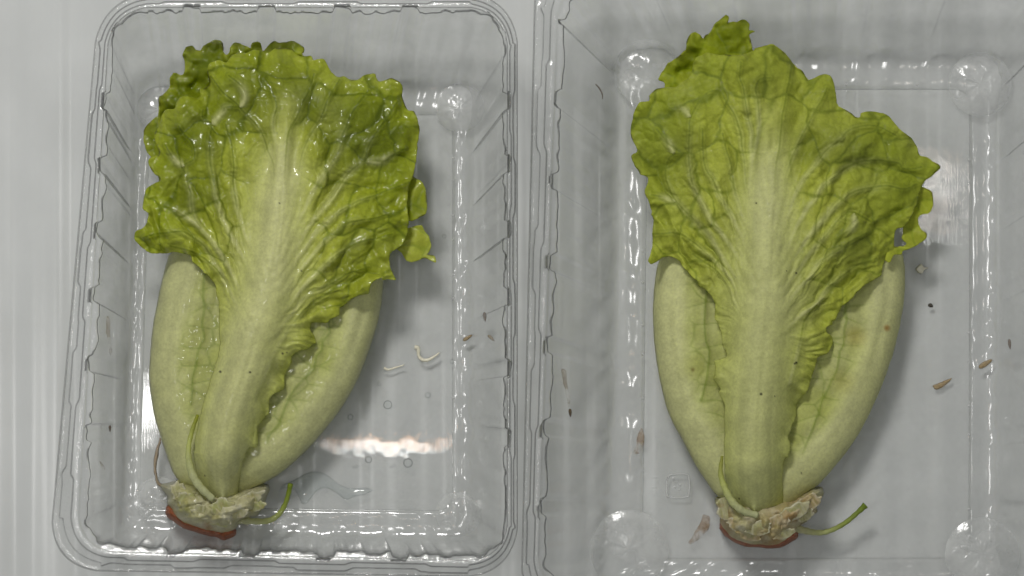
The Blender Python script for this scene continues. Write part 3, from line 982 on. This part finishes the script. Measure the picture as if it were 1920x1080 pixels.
    rp = [(720, 515), (718, 535), (716, 567), (707, 611), (693, 653), (678, 696), (656, 740), (630, 780), (580, 840), (530, 885), (480, 915), (445, 935), (425, 915), (440, 830), (465, 740), (490, 660),
          (540, 570), (610, 505), (690, 490)]
    side_leaf(o, M_WET, rp, rp[:13], [(619, 590), (618, 622), (605, 640), (603, 656), (593, 665), (589, 690), (570, 710), (545, 742), (533, 773), (515, 803), (500, 830)], k=3)
    top = [(300, 290), (297, 230), (300, 200), (298, 181), (306, 178), (318, 164), (320, 145), (328, 137), (343, 142), (347, 128), (345, 112), (341, 103), (348, 91), (360, 86), (369, 93), (376, 96), (380, 86),
           (393, 82), (402, 75), (417, 78), (417, 93), (425, 104), (431, 99), (432, 88), (440, 79), (452, 83), (464, 87), (471, 93), (473, 81), (481, 79), (489, 83), (493, 96), (503, 85), (514, 77), (522, 81), (532, 79), (548, 76), (560, 81),
           (571, 88), (572, 94), (564, 104), (590, 130), (560, 200), (440, 260)]
    frill_leaf("back_leaf", o, M_WET, top, 0.0235, 10, 3, 24, 0.75, 1.9, 11, lambda x, y: -22 * np.exp(-((x - 382) ** 2 + (y - 160) ** 2) / 26 ** 2))
    lf = [(300, 215), (290, 220), (279, 232), (270, 240), (269, 262), (274, 282), (283, 296), (290, 312), (300, 340), (294, 345), (340, 360), (350, 260)]
    frill_leaf("back_leaf", o, M_WET, lf, 0.022, 6, 4, 24, 0.62, 2.0, 6)
    f1 = [(755, 320), (776, 332), (791, 340), (798, 355), (799, 375), (801, 391), (798, 400), (784, 410), (771, 415), (745, 410), (735, 360)]
    frill_leaf("leaf_flap", o, M_WET, f1, 0.0245, 6, 5, 40, 0.28, 1.8, 5)
    f2 = [(745, 430), (769, 427), (780, 424), (791, 424), (795, 433), (805, 444), (809, 464), (803, 474), (800, 478), (811, 477), (815, 480), (818, 493), (807, 489), (797, 483), (791, 485), (782, 489), (771, 492), (760, 487), (753, 473), (735, 462)]
    frill_leaf("leaf_flap", o, M_WET, f2, 0.0225, 6, 6, 40, 0.25, 1.8, 5)
    hp = [(330, 330), (420, 220), (600, 200), (720, 300), (690, 470), (690, 560), (640, 720), (520, 860), (400, 890), (330, 800), (310, 640), (320, 480)]
    lump("heart", o, M_WET, hp, ZF, 0.021, lambda F: mix(C_LIGHT, C_MID, np.clip(0.4 + 0.5 * fbm(F['x'], F['y'], 60, 1), 0, 1)), 1, 5.0, 110, 8, 40)
    sp = [(338, 900), (326, 902), (312, 906), (297, 908), (303, 917), (310, 924), (314, 935), (313, 946), (320, 956), (330, 974), (348, 985), (381, 996), (412, 1003), (428, 1001), (440, 995), (446, 984), (454, 976), (470, 972), (484, 968), (490, 957),
          (497, 945), (500, 930), (507, 922), (503, 908), (480, 905), (440, 915), (380, 905)]
    st = lump("stem_base", o, M_WET, sp, ZF, 0.0255, stem_colour([(392, 988, 12, (0.42, 0.24, 0.03), 0.9), (404, 968, 9, (0.36, 0.33, 0.04), 0.8), (350, 950, 12, (0.50, 0.50, 0.12), 0.7), (475, 930, 14, (0.42, 0.36, 0.20), 0.5)]),
              2, 1.6, 34, 6, 24, ridges)
    cp = [(312, 948), (326, 945), (337, 955), (345, 963), (358, 970), (388, 981), (412, 988), (425, 986), (438, 984), (443, 994), (442, 1004), (431, 1009), (419, 1013), (411, 1008), (381, 1003), (348, 993), (326, 981), (310, 966)]
    ce = lump("cut_end", o, M_BROWN, cp, ZF, 0.0115, lambda F: np.tile(np.array((0.2, 0.05, 0.02)), (len(F['x']), 1)), 3, 1.5, 11, 3, 8)
    ce.parent = st
    ce['label'] = 'red brown oxidised cut end of the stem'
    sh = [(0.66, 0.66, 0.42), (0.60, 0.63, 0.28), (0.38, 0.46, 0.08), (0.24, 0.33, 0.02)]
    tube("root_shoot", [(440, 975, 0.012), (470, 977, 0.012), (500, 977, 0.0115), (520, 967, 0.011), (534, 947, 0.012), (541, 925, 0.0135), (545, 907, 0.0145)], [8, 6, 5.5, 5, 4.6, 4.4, 5], M_WET, o, sh)
    tube("thin_shoot", [(400, 936, 0.030), (378, 916, 0.0315), (362, 892, 0.0325), (354, 862, 0.033), (354, 835, 0.0325), (361, 805, 0.0325), (371, 778, 0.033)], [6, 7.5, 7.5, 6, 4.5, 4.0, 3.0], M_WET, o,
         [(0.62, 0.64, 0.36), (0.63, 0.65, 0.34), (0.58, 0.62, 0.20), (0.34, 0.37, 0.02)])
    for i, a in enumerate([(352, 940, 20, 15, 0.5, 0.0275), (385, 960, 24, 14, 0.1, 0.0285), (418, 952, 22, 16, -0.3, 0.029), (466, 938, 30, 12, -0.45, 0.026), (478, 950, 22, 10, -0.3, 0.0245), (334, 922, 14, 20, -0.35, 0.0255), (408, 978, 22, 9, 0.25, 0.0255), (446, 962, 18, 10, -0.1, 0.027)]):
        torn_scar(o, M_WET, *a, i, (0.74, 0.71, 0.46) if i % 2 else (0.66, 0.66, 0.34))
    dp = [(304, 826), (298, 838), (297, 860), (294, 880), (297, 902), (312, 912), (309, 916), (294, 909), (289, 890), (288, 865), (291, 842), (300, 818)]
    lump("dry_leaf_strip", o, M_PAPER, dp, 0.008, 0.002, lambda F: np.tile(np.array((0.3, 0.2, 0.1)), (len(F['x']), 1)), 4, 1.5, 4, 0.5, 10)
    return o


def right_lettuce():
    o = thing("lettuce_head", "matt wilted lettuce head with wrinkled drooping leaf in the right tray", "lettuce",
              tuple(W(1430, 640, ZF)))
    out = [(1375, 947), (1365, 925), (1358, 880), (1358, 820), (1359, 760), (1352, 745), (1346, 735), (1352, 728), (1340, 716), (1336, 709), (1342, 699), (1342, 688), (1338, 675), (1352, 672), (1364, 668), (1362, 660), (1355, 650), (1353, 625), (1346, 608), (1340, 597), (1341, 583), (1340, 568), (1333, 554),
           (1324, 543), (1309, 537), (1309, 530), (1298, 517), (1288, 507), (1280, 499), (1272, 488), (1258, 479), (1244, 482), (1233, 491), (1221, 496), (1214, 488), (1219, 478), (1222, 472), (1223, 450), (1223, 434),
           (1226, 417), (1220, 390), (1214, 374), (1208, 357), (1216, 342), (1216, 332), (1201, 328), (1192, 310), (1183, 292), (1197, 284), (1189, 270), (1183, 256), (1182, 240), (1186, 227), (1186, 216), (1193, 203),
           (1199, 191), (1210, 190), (1218, 189), (1219, 178), (1228, 167), (1246, 163), (1266, 165), (1281, 153), (1294, 144), (1298, 127), (1299, 118), (1306, 107), (1326, 98), (1346, 103), (1366, 102), (1386, 104),
           (1400, 100), (1412, 96), (1426, 88), (1436, 87), (1448, 84), (1459, 89), (1469, 98), (1476, 104), (1484, 112), (1493, 128), (1503, 131), (1512, 144), (1514, 151), (1534, 143), (1548, 138), (1559, 144), (1566, 167),
           (1571, 198), (1581, 204), (1594, 211), (1603, 218), (1612, 222), (1613, 211), (1626, 208), (1646, 209), (1666, 217), (1675, 228), (1683, 238), (1706, 256), (1719, 273), (1723, 291), (1741, 296),
           (1752, 304), (1763, 309), (1764, 316), (1748, 329), (1734, 339), (1728, 349), (1722, 370), (1714, 395), (1704, 415), (1694, 425), (1680, 430), (1676, 450), (1676, 474), (1670, 482), (1666, 492), (1661, 484), (1655, 500), (1654, 510), (1653, 519), (1640, 524), (1629, 530), (1611, 541),
           (1600, 557), (1587, 568), (1578, 574), (1573, 586), (1567, 599), (1561, 601), (1562, 609), (1549, 612), (1549, 623), (1560, 630), (1561, 648), (1553, 661), (1533, 670), (1530, 683), (1522, 706),
           (1516, 730), (1499, 750), (1493, 765), (1493, 782), (1484, 802), (1477, 822), (1483, 833), (1479, 856), (1470, 862), (1467, 876), (1467, 893), (1468, 916), (1470, 935), (1462, 958), (1430, 966), (1400, 961)]
    veins = [[(1424, 520), (1410, 440), (1402, 370), (1397, 300), (1386, 245), (1377, 218), (1360, 190), (1348, 171), (1330, 172), (1321, 178)],
             [(1402, 370), (1412, 300), (1405, 230), (1397, 193), (1394, 164), (1386, 144), (1388, 115)], [(1412, 300), (1425, 240), (1421, 193), (1417, 164), (1425, 150), (1445, 148)],
             [(1412, 540), (1370, 461), (1334, 417), (1312, 372), (1299, 339), (1290, 288), (1291, 242), (1296, 218), (1321, 178)], [(1296, 218), (1280, 205), (1255, 203)],
             [(1402, 570), (1359, 490), (1330, 445), (1294, 405), (1268, 377), (1250, 340), (1248, 310), (1262, 289), (1290, 288)], [(1262, 289), (1250, 262), (1232, 240)],
             [(1398, 590), (1360, 510), (1303, 457), (1270, 439), (1240, 437), (1223, 439)], [(1418, 510), (1383, 428), (1363, 388), (1343, 350), (1325, 317), (1317, 279), (1315, 240)],
             [(1424, 480), (1395, 410), (1376, 350), (1366, 294), (1355, 250)], [(1395, 610), (1372, 550), (1345, 510), (1300, 478)],
             [(1440, 500), (1448, 400), (1455, 320), (1465, 250), (1470, 200), (1480, 150), (1485, 120)], [(1445, 470), (1470, 350), (1492, 275), (1520, 222), (1540, 192), (1550, 165)],
             [(1450, 490), (1490, 370), (1532, 300), (1575, 262), (1600, 240), (1640, 235), (1680, 255)], [(1455, 510), (1510, 395), (1560, 335), (1620, 300), (1680, 305), (1695, 318), (1730, 312)],
             [(1460, 530), (1530, 425), (1590, 366), (1650, 350), (1700, 352), (1718, 345)], [(1465, 550), (1540, 450), (1580, 405), (1600, 398), (1632, 416)], [(1470, 580), (1540, 490), (1600, 450), (1632, 436)],
             [(1470, 620), (1500, 590), (1530, 572), (1560, 535), (1605, 500), (1645, 485)], [(1480, 720), (1500, 640), (1508, 600), (1530, 572)], [(1268, 377), (1240, 370), (1222, 365)], [(1600, 398), (1600, 425), (1570, 445)]]
    creases = [([(1520, 300), (1555, 275), (1582, 268)], 18, 6), ([(1560, 345), (1610, 308), (1660, 310), (1690, 325)], 16, 9), ([(1330, 445), (1305, 420), (1285, 395)], 14, 6), ([(1390, 212), (1402, 222), (1410, 212)], 14, 5),
               ([(1445, 240), (1450, 270), (1440, 290)], 10, 6), ([(1530, 350), (1550, 318), (1560, 312)], 11, 6), ([(1500, 330), (1515, 280), (1540, 250)], 11, 9), ([(1385, 330), (1375, 280), (1360, 240)], 10, 8),
               ([(1340, 400), (1325, 360), (1315, 320)], 10, 8), ([(1480, 260), (1500, 215), (1520, 190)], 9, 8), ([(1575, 410), (1600, 396), (1634, 412)], 12, 5), ([(1280, 350), (1262, 320), (1258, 300)], 8, 7),
               ([(1440, 400), (1432, 330), (1428, 270)], 7, 7), ([(1420, 130), (1390, 145), (1378, 165)], 10, 7), ([(1660, 420), (1640, 430), (1650, 470)], 7, 5), ([(1280, 160), (1300, 150), (1325, 175)], 14, 8)]
    L = dict(outline=out, spine=[(1415, 965), (1411, 880), (1412, 800), (1420, 700), (1428, 600), (1434, 500), (1437, 420), (1440, 330), (1445, 220)], fan=(1430, 650), veins=veins,
             cell=56, rib_w=56, pale_w=76, rtop=440, blister=8.5, und=21, ruffle=11, creases=creases, lifts=[(1660, 240, 60, -6), (1240, 240, 60, 4), (1640, 440, 40, 10)], z0=0.0290, gshift=-45, darkup=0.10, collar=958, pleat=3.6, wash=(0.44, 0.50, 0.14), wash_k=0.16,
             specks=[(1427, 739, 2.6), (1418, 381, 1.6), (1493, 512, 1.9), (1493, 680, 2.4), (1490, 682, 1.8), (1386, 935, 1.6), (1397, 967, 1.8), (1453, 743, 1.3), (1475, 508, 1.2)], k=2)
    main_leaf(o, M_DRY, L)
    lp = [(1240, 478), (1232, 500), (1226, 540), (1224, 580), (1225, 620), (1228, 655), (1231, 680), (1239, 722), (1249, 762), (1260, 790), (1276, 818), (1292, 848), (1309, 880), (1336, 919), (1348, 932), (1375, 945), (1400, 930),
          (1405, 850), (1408, 760), (1415, 650), (1405, 560), (1370, 490), (1300, 460)]
    side_leaf(o, M_DRY, lp, lp[:16], [(1326, 530), (1321, 580), (1321, 610), (1325, 640), (1332, 660), (1328, 690), (1325, 710), (1316, 750)], k=4,
              spots=[(1300, 690, 26, (0.40, 0.42, 0.06), 0.35), (1299, 693, 4, (0.25, 0.20, 0.05), 0.8)], tint=1.03)
    rp = [(1690, 465), (1695, 490), (1697, 514), (1696, 559), (1689, 603), (1676, 659), (1659, 710), (1636, 765), (1607, 820), (1576, 862), (1542, 902), (1516, 924), (1487, 947), (1462, 960), (1440, 945), (1445, 850), (1465, 760), (1490, 680),
          (1530, 580), (1600, 500), (1660, 455)]
    side_leaf(o, M_DRY, rp, rp[:14], [(1586, 560), (1588, 600), (1582, 620), (1580, 645), (1572, 660), (1572, 680), (1565, 705), (1548, 735), (1537, 772), (1520, 810), (1505, 850)], k=5,
              spots=[(1663, 615, 6, (0.42, 0.22, 0.04), 0.85), (1604, 630, 20, (0.48, 0.42, 0.10), 0.6), (1580, 715, 22, (0.52, 0.48, 0.14), 0.4), (1503, 887, 1.6, (0.04, 0.03, 0.01), 0.9)], tint=1.03)
    top = [(1262, 190), (1246, 172), (1246, 154), (1234, 150), (1239, 140), (1250, 121), (1262, 112), (1270, 109), (1280, 100), (1286, 96), (1287, 78), (1290, 70), (1296, 63), (1304, 59), (1312, 66), (1319, 75), (1322, 67), (1331, 62), (1339, 49), (1348, 37), (1354, 33),
           (1361, 28), (1367, 32), (1364, 44), (1373, 39), (1383, 41), (1390, 38), (1396, 37), (1403, 43), (1404, 57), (1409, 56), (1414, 59), (1409, 61), (1404, 65), (1408, 82), (1412, 98), (1450, 110), (1440, 180), (1340, 230)]
    frill_leaf("back_leaf", o, M_DRY, top, 0.0235, 10, 4, 26, 0.66, 1.9, 13, lambda x, y: -22 * np.exp(-((x - 1290) ** 2 + (y - 140) ** 2) / 24 ** 2))
    f0 = [(1400, 150), (1412, 92), (1430, 87), (1447, 82), (1460, 88), (1470, 97), (1481, 110), (1487, 117), (1494, 128), (1504, 132), (1514, 147), (1560, 200), (1480, 230)]
    frill_leaf("back_leaf", o, M_DRY, f0, 0.0240, 4, 2, 30, 0.45, 2.2, 5)
    f1 = [(1700, 340), (1728, 349), (1747, 357), (1750, 367), (1751, 384), (1748, 392), (1742, 400), (1729, 402), (1722, 410), (1722, 420), (1727, 431), (1739, 438), (1738, 447), (1720, 458), (1709, 466), (1700, 468), (1694, 462), (1702, 458), (1693, 450), (1690, 447), (1695, 427), (1690, 400)]
    frill_leaf("leaf_flap", o, M_DRY, f1, 0.0240, 5, 5, 44, 0.28, 1.7, 5)
    f2 = [(1664, 470), (1676, 462), (1686, 461), (1700, 462), (1710, 465), (1700, 468), (1694, 471), (1691, 478), (1676, 477), (1668, 494), (1658, 488)]
    frill_leaf("leaf_flap", o, M_DRY, f2, 0.0285, 3, 6, 30, 0.2, 1.6, 4)
    hp = [(1290, 330), (1340, 220), (1480, 190), (1620, 280), (1660, 380), (1670, 520), (1650, 640), (1600, 760), (1500, 880), (1390, 890), (1300, 790), (1265, 680), (1262, 540)]
    lump("heart", o, M_DRY, hp, ZF, 0.021, lambda F: mix(C_LIGHT, C_MID, np.clip(0.4 + 0.5 * fbm(F['x'], F['y'], 60, 1), 0, 1)), 1, 5.0, 110, 8, 40)
    sp = [(1344, 929), (1341, 940), (1348, 953), (1349, 975), (1354, 992), (1368, 1008), (1384, 1017), (1402, 1022), (1431, 1025), (1458, 1025), (1478, 1014), (1492, 998), (1500, 988), (1515, 975), (1522, 966), (1533, 960), (1532, 950), (1540, 944), (1538, 934),
          (1545, 927), (1542, 912), (1520, 912), (1480, 935), (1400, 930)]
    br = (0.50, 0.33, 0.13)
    st = lump("stem_base", o, M_DRY, sp, ZF, 0.0255, stem_colour([(1438, 1012, 16, (0.36, 0.20, 0.03), 1.0), (1456, 1016, 10, (0.5, 0.28, 0.08), 0.9), (1480, 968, 26, br, 1.0), (1510, 950, 24, (0.58, 0.42, 0.22), 0.9), (1358, 965, 16, br, 0.9), (1440, 980, 22, (0.52, 0.40, 0.16), 0.6), (1365, 990, 12, br, 0.6)],
              base=(0.64, 0.58, 0.38)), 3, 1.6, 34, 6, 22, ridges)
    cp = [(1350, 980), (1362, 980), (1374, 992), (1388, 1000), (1402, 1006), (1431, 1010), (1456, 1010), (1470, 1002), (1482, 992), (1492, 988), (1497, 996), (1496, 1006), (1490, 1013), (1480, 1020), (1460, 1029), (1431, 1028), (1402, 1026), (1384, 1021), (1358, 1005), (1350, 993)]
    ce = lump("cut_end", o, M_BROWN, cp, ZF, 0.0115, lambda F: np.tile(np.array((0.2, 0.05, 0.02)), (len(F['x']), 1)), 3, 1.5, 11, 3, 8)
    ce.parent = st
    ce['label'] = 'brown oxidised cut end of the stem'
    sh = [(0.66, 0.64, 0.42), (0.60, 0.62, 0.30), (0.38, 0.45, 0.11), (0.18, 0.26, 0.03)]
    tube("root_shoot", [(1485, 988, 0.012), (1505, 994, 0.012), (1525, 998, 0.0115), (1545, 998, 0.011), (1566, 991, 0.012), (1588, 978, 0.0135), (1608, 961, 0.0145), (1623, 947, 0.015)], [8, 6.5, 5.5, 5, 4.5, 4.5, 4.5, 6], M_DRY, o, sh)
    for i, a in enumerate([(1360, 955, 14, 22, -0.2, 0.0265), (1385, 985, 22, 13, 0.2, 0.027), (1420, 990, 26, 14, 0.0, 0.0285), (1455, 982, 24, 14, -0.2, 0.0285), (1490, 960, 30, 14, -0.45, 0.0275), (1518, 942, 24, 14, -0.6, 0.0255), (1470, 1002, 20, 9, -0.3, 0.0255), (1405, 1006, 22, 8, 0.2, 0.025), (1508, 966, 18, 11, -0.4, 0.024)]):
        torn_scar(o, M_DRY, *a, i + 3, (0.70, 0.58, 0.36) if i % 2 else (0.68, 0.65, 0.42), 0.4)
    tube("thin_shoot", [(1420, 966, 0.030), (1395, 959, 0.0315), (1374, 942, 0.0325), (1359, 915, 0.033), (1351, 886, 0.0325), (1354, 855, 0.032)], [6, 6.5, 7, 6, 4.5, 2.5], M_DRY, o,
         [(0.62, 0.64, 0.36), (0.63, 0.65, 0.34), (0.58, 0.62, 0.20), (0.34, 0.35, 0.06)])
    return o


left_lettuce()
right_lettuce()

# ------------------------------------------------------------------ small things
def flat_blob(name, poly, z0, hgt, mat, label, cat, width=6, group=None, k=0, h=1.4, edge=0.6):
    pl = np.asarray(poly, float)
    c = pl.mean(0)
    holder = bpy.data.objects.new("tmp", None)
    holder.location = tuple(W(c[0], c[1], z0))
    o = lump(name, holder, mat, poly, z0, hgt, lambda F: np.tile(np.array((0.5, 0.5, 0.5)), (len(F['x']), 1)), k, h, width, 0.4, 9, None, edge)
    o.parent = None
    o.location = holder.location
    bpy.data.objects.remove(holder)
    return tag(o, label, cat, group)


def husk(x, y, l, w, ang, z, mat, label, cat="husk", group=None):
    pts = []
    for i in range(14):
        t = 2 * math.pi * i / 14
        a, b = l * math.cos(t), w * math.sin(t) * (1 - 0.35 * math.cos(t))
        pts.append((x + a * math.cos(ang) - b * math.sin(ang), y + a * math.sin(ang) + b * math.cos(ang)))
    return flat_blob("seed_husk", pts, z, 0.0006, mat, label, cat, w * 0.8, group, 2, 1.0, 0.4)


drops = [(727, 759, 8.5, "large clear water drop beside the lettuce, above the bright streak"), (802, 741, 5.5, "dark round water drop near the curled cream scrap"),
         (691, 862, 6.5, "water drop below the left end of the bright streak"), (765, 868, 9.0, "largest dark water drop just below the bright streak"),
         (711, 720, 4.0, "tiny water drop close to the lettuce flank"), (657, 782, 5.5, "water drop right against the pale lettuce flank"),
         (848, 678, 4.5, "small water drop at the base edge by the cream scrap"), (833, 443, 4.0, "lone small water drop right of the torn leaf flap")]
for x, y, r, lab in drops:
    tag(dome("water_drop", x, y, r, r * PX * 0.8, ZF, M_WATER, None, 18, 7), lab, "water drop", "water drops on the left tray base")
for x, y, l, a, lab in [(667, 875, 7, -0.3, "short water streak under the left drop"), (736, 874, 7, -0.4, "short water streak left of the largest drop"), (793, 843, 6, -1.1, "slanting water streak on the bright streak's right part")]:
    tag(dome("water_streak", x, y, l, 0.0005, ZF, M_WATER, None, 14, 5, 0.35, a), lab, "water drop", "water drops on the left tray base")
flat_blob("water_puddle", [(518, 930), (522, 920), (538, 914), (552, 918), (561, 932), (564, 944), (575, 945), (583, 934), (592, 922), (604, 915), (618, 917), (630, 924), (642, 934), (652, 938), (664, 930), (682, 928), (700, 920),
                           (692, 914), (668, 915), (650, 914), (632, 906), (618, 894), (604, 886), (588, 884), (572, 888), (552, 900), (530, 908)], ZF, 0.0012, M_FILM, "wavy-edged clear water puddle beside the green root shoot", "puddle", 13, None, 1, 1.4)
tag(tube("scrap_or_glint", [(778, 651, ZF + .0008), (784, 653, ZF + .001), (785, 666, ZF + .0008), (791, 674, ZF + .0008), (802, 675, ZF + .0008), (815, 668, ZF + .0008), (824, 661, ZF + .0006)], [4.5, 3.5, 2.8, 3.4, 3.2, 2.2, 1.2], M_CREAM),
    "cream hook-shaped stem scrap on the left tray base", "scrap")
tag(tube("scrap_or_glint", [(720, 690, ZF + .0006), (728, 693, ZF + .0007), (742, 689, ZF + .0006), (758, 684, ZF + .0005)], [2.8, 2.2, 1.8, 1.0], M_CREAM),
    "thin straight cream sliver left of the hook-shaped scrap", "scrap")
flat_blob("scrap_or_glint", [(1716, 505), (1722, 497), (1728, 494), (1733, 500), (1742, 502), (1734, 507), (1730, 514), (1722, 513)], ZF, 0.0010, M_CREAM, "small cream flake right of the wilted lettuce", "scrap", 4)
flat_blob("scrap_or_glint", [(1747, 723), (1760, 718), (1786, 708), (1782, 715), (1768, 726), (1754, 732)], ZF, 0.0005, M_TAN, "long pale tan streak shaped as a highlight on the right tray base", "scrap", 4)  # tan shape stands in for a highlight streak on the plastic, no scrap
Z1 = ZF + 0.0022
husk(909, 594, 9, 3.5, 1.45, 0.0085, M_SEED, "upright brown husk, topmost of three by the left tray's right wall")
husk(877, 633, 11, 3.5, -0.55, Z1, M_TAN, "slanting tan husk, nearest the lettuce of three by the wall")
husk(921, 634, 9, 3, 0.7, 0.011, M_TAN, "faint tan husk, rightmost of three by the wall")
husk(206, 804, 7, 2.6, 1.5, 0.014, M_SEED, "dark brown husk on the left tray's lower left wall")
husk(1069, 774, 8, 3.2, 1.5, 0.021, M_SEED, "dark brown husk on the right tray's left wall")
husk(1745, 573, 5, 3.8, 0.6, ZF, M_DARK, "dark round speck right of the wilted lettuce", "speck")
husk(1893, 645, 10, 3, 1.5, 0.012, M_SEED, "brown husk on the right tray's right wall")
husk(1848, 682, 15, 5, -0.55, ZF + 0.0014, M_TAN, "tan husk beside the right tray's right wall")
tag(tube("dry_fibre", [(1117, 158, 0.0125), (1124, 166, 0.011), (1129, 176, 0.0105), (1130, 186, 0.010)], [1.0, 1.6, 1.4, 0.8], M_SEED), "thin curved brown fibre near the right tray's top left corner", "fibre")
flat_blob("brown_stain", [(1203, 800), (1209, 815), (1206, 842), (1196, 852), (1184, 850), (1192, 838), (1196, 815)], ZF + 0.0016, 0.0002, M_STAIN, "narrow tan stain on the base edge left of the wilted lettuce", "stain", 5, None, 2, 1.4, 1.5)
flat_blob("brown_stain", [(1318, 962), (1332, 968), (1330, 990), (1318, 1005), (1296, 1022), (1290, 1018), (1302, 1000), (1312, 985)], ZF, 0.0002, M_STAIN, "tan stain on the base left of the wilted stem", "stain", 6, None, 3, 1.6, 1.5)
for pts, lab in [([(200, 590), (206, 596), (208, 640), (212, 660), (207, 668), (203, 640), (198, 620)], "upper brown smear on the left tray's left wall"),
                 ([(186, 862), (190, 866), (198, 878), (196, 884), (190, 876)], "lower brown smear on the left tray's left wall"),
                 ([(1052, 690), (1060, 692), (1066, 730), (1070, 760), (1066, 764), (1058, 730)], "brown smear above the husk on the right tray's left wall")]:
    flat_blob("brown_smear", pts, 0.024 if pts[0][0] < 190 else 0.017, 0.0003, M_STAIN, lab, "stain", 3, None, 4, 1.2, 1.4)
# moulded recycling mark of the right tray
mk = [(1252, 897), (1258, 890), (1285, 889), (1292, 896), (1292, 925), (1286, 932), (1256, 932), (1250, 925), (1251, 897)]
tube("moulded_mark", [(x, y, ZF + 0.0001) for x, y in mk], [1.6, 1.6], M_FOOT, TRAY_B, None, 6, 4)
for x, y, r in [(1263, 896, 3), (1266, 903, 1.8), (1275, 909, 2.2), (1265, 913, 2.8), (1274, 918, 2.2), (1271, 903, 1.6)]:
    dome("moulded_dot", x, y, r, 0.0004, ZF, M_FOOT, TRAY_B, 8, 3)
for x, y in [(1229, 896), (1227, 915)]:
    dome("moulded_dot", x, y, 6, 0.0004, ZF, M_FOOT, TRAY_B, 10, 3, 0.3)
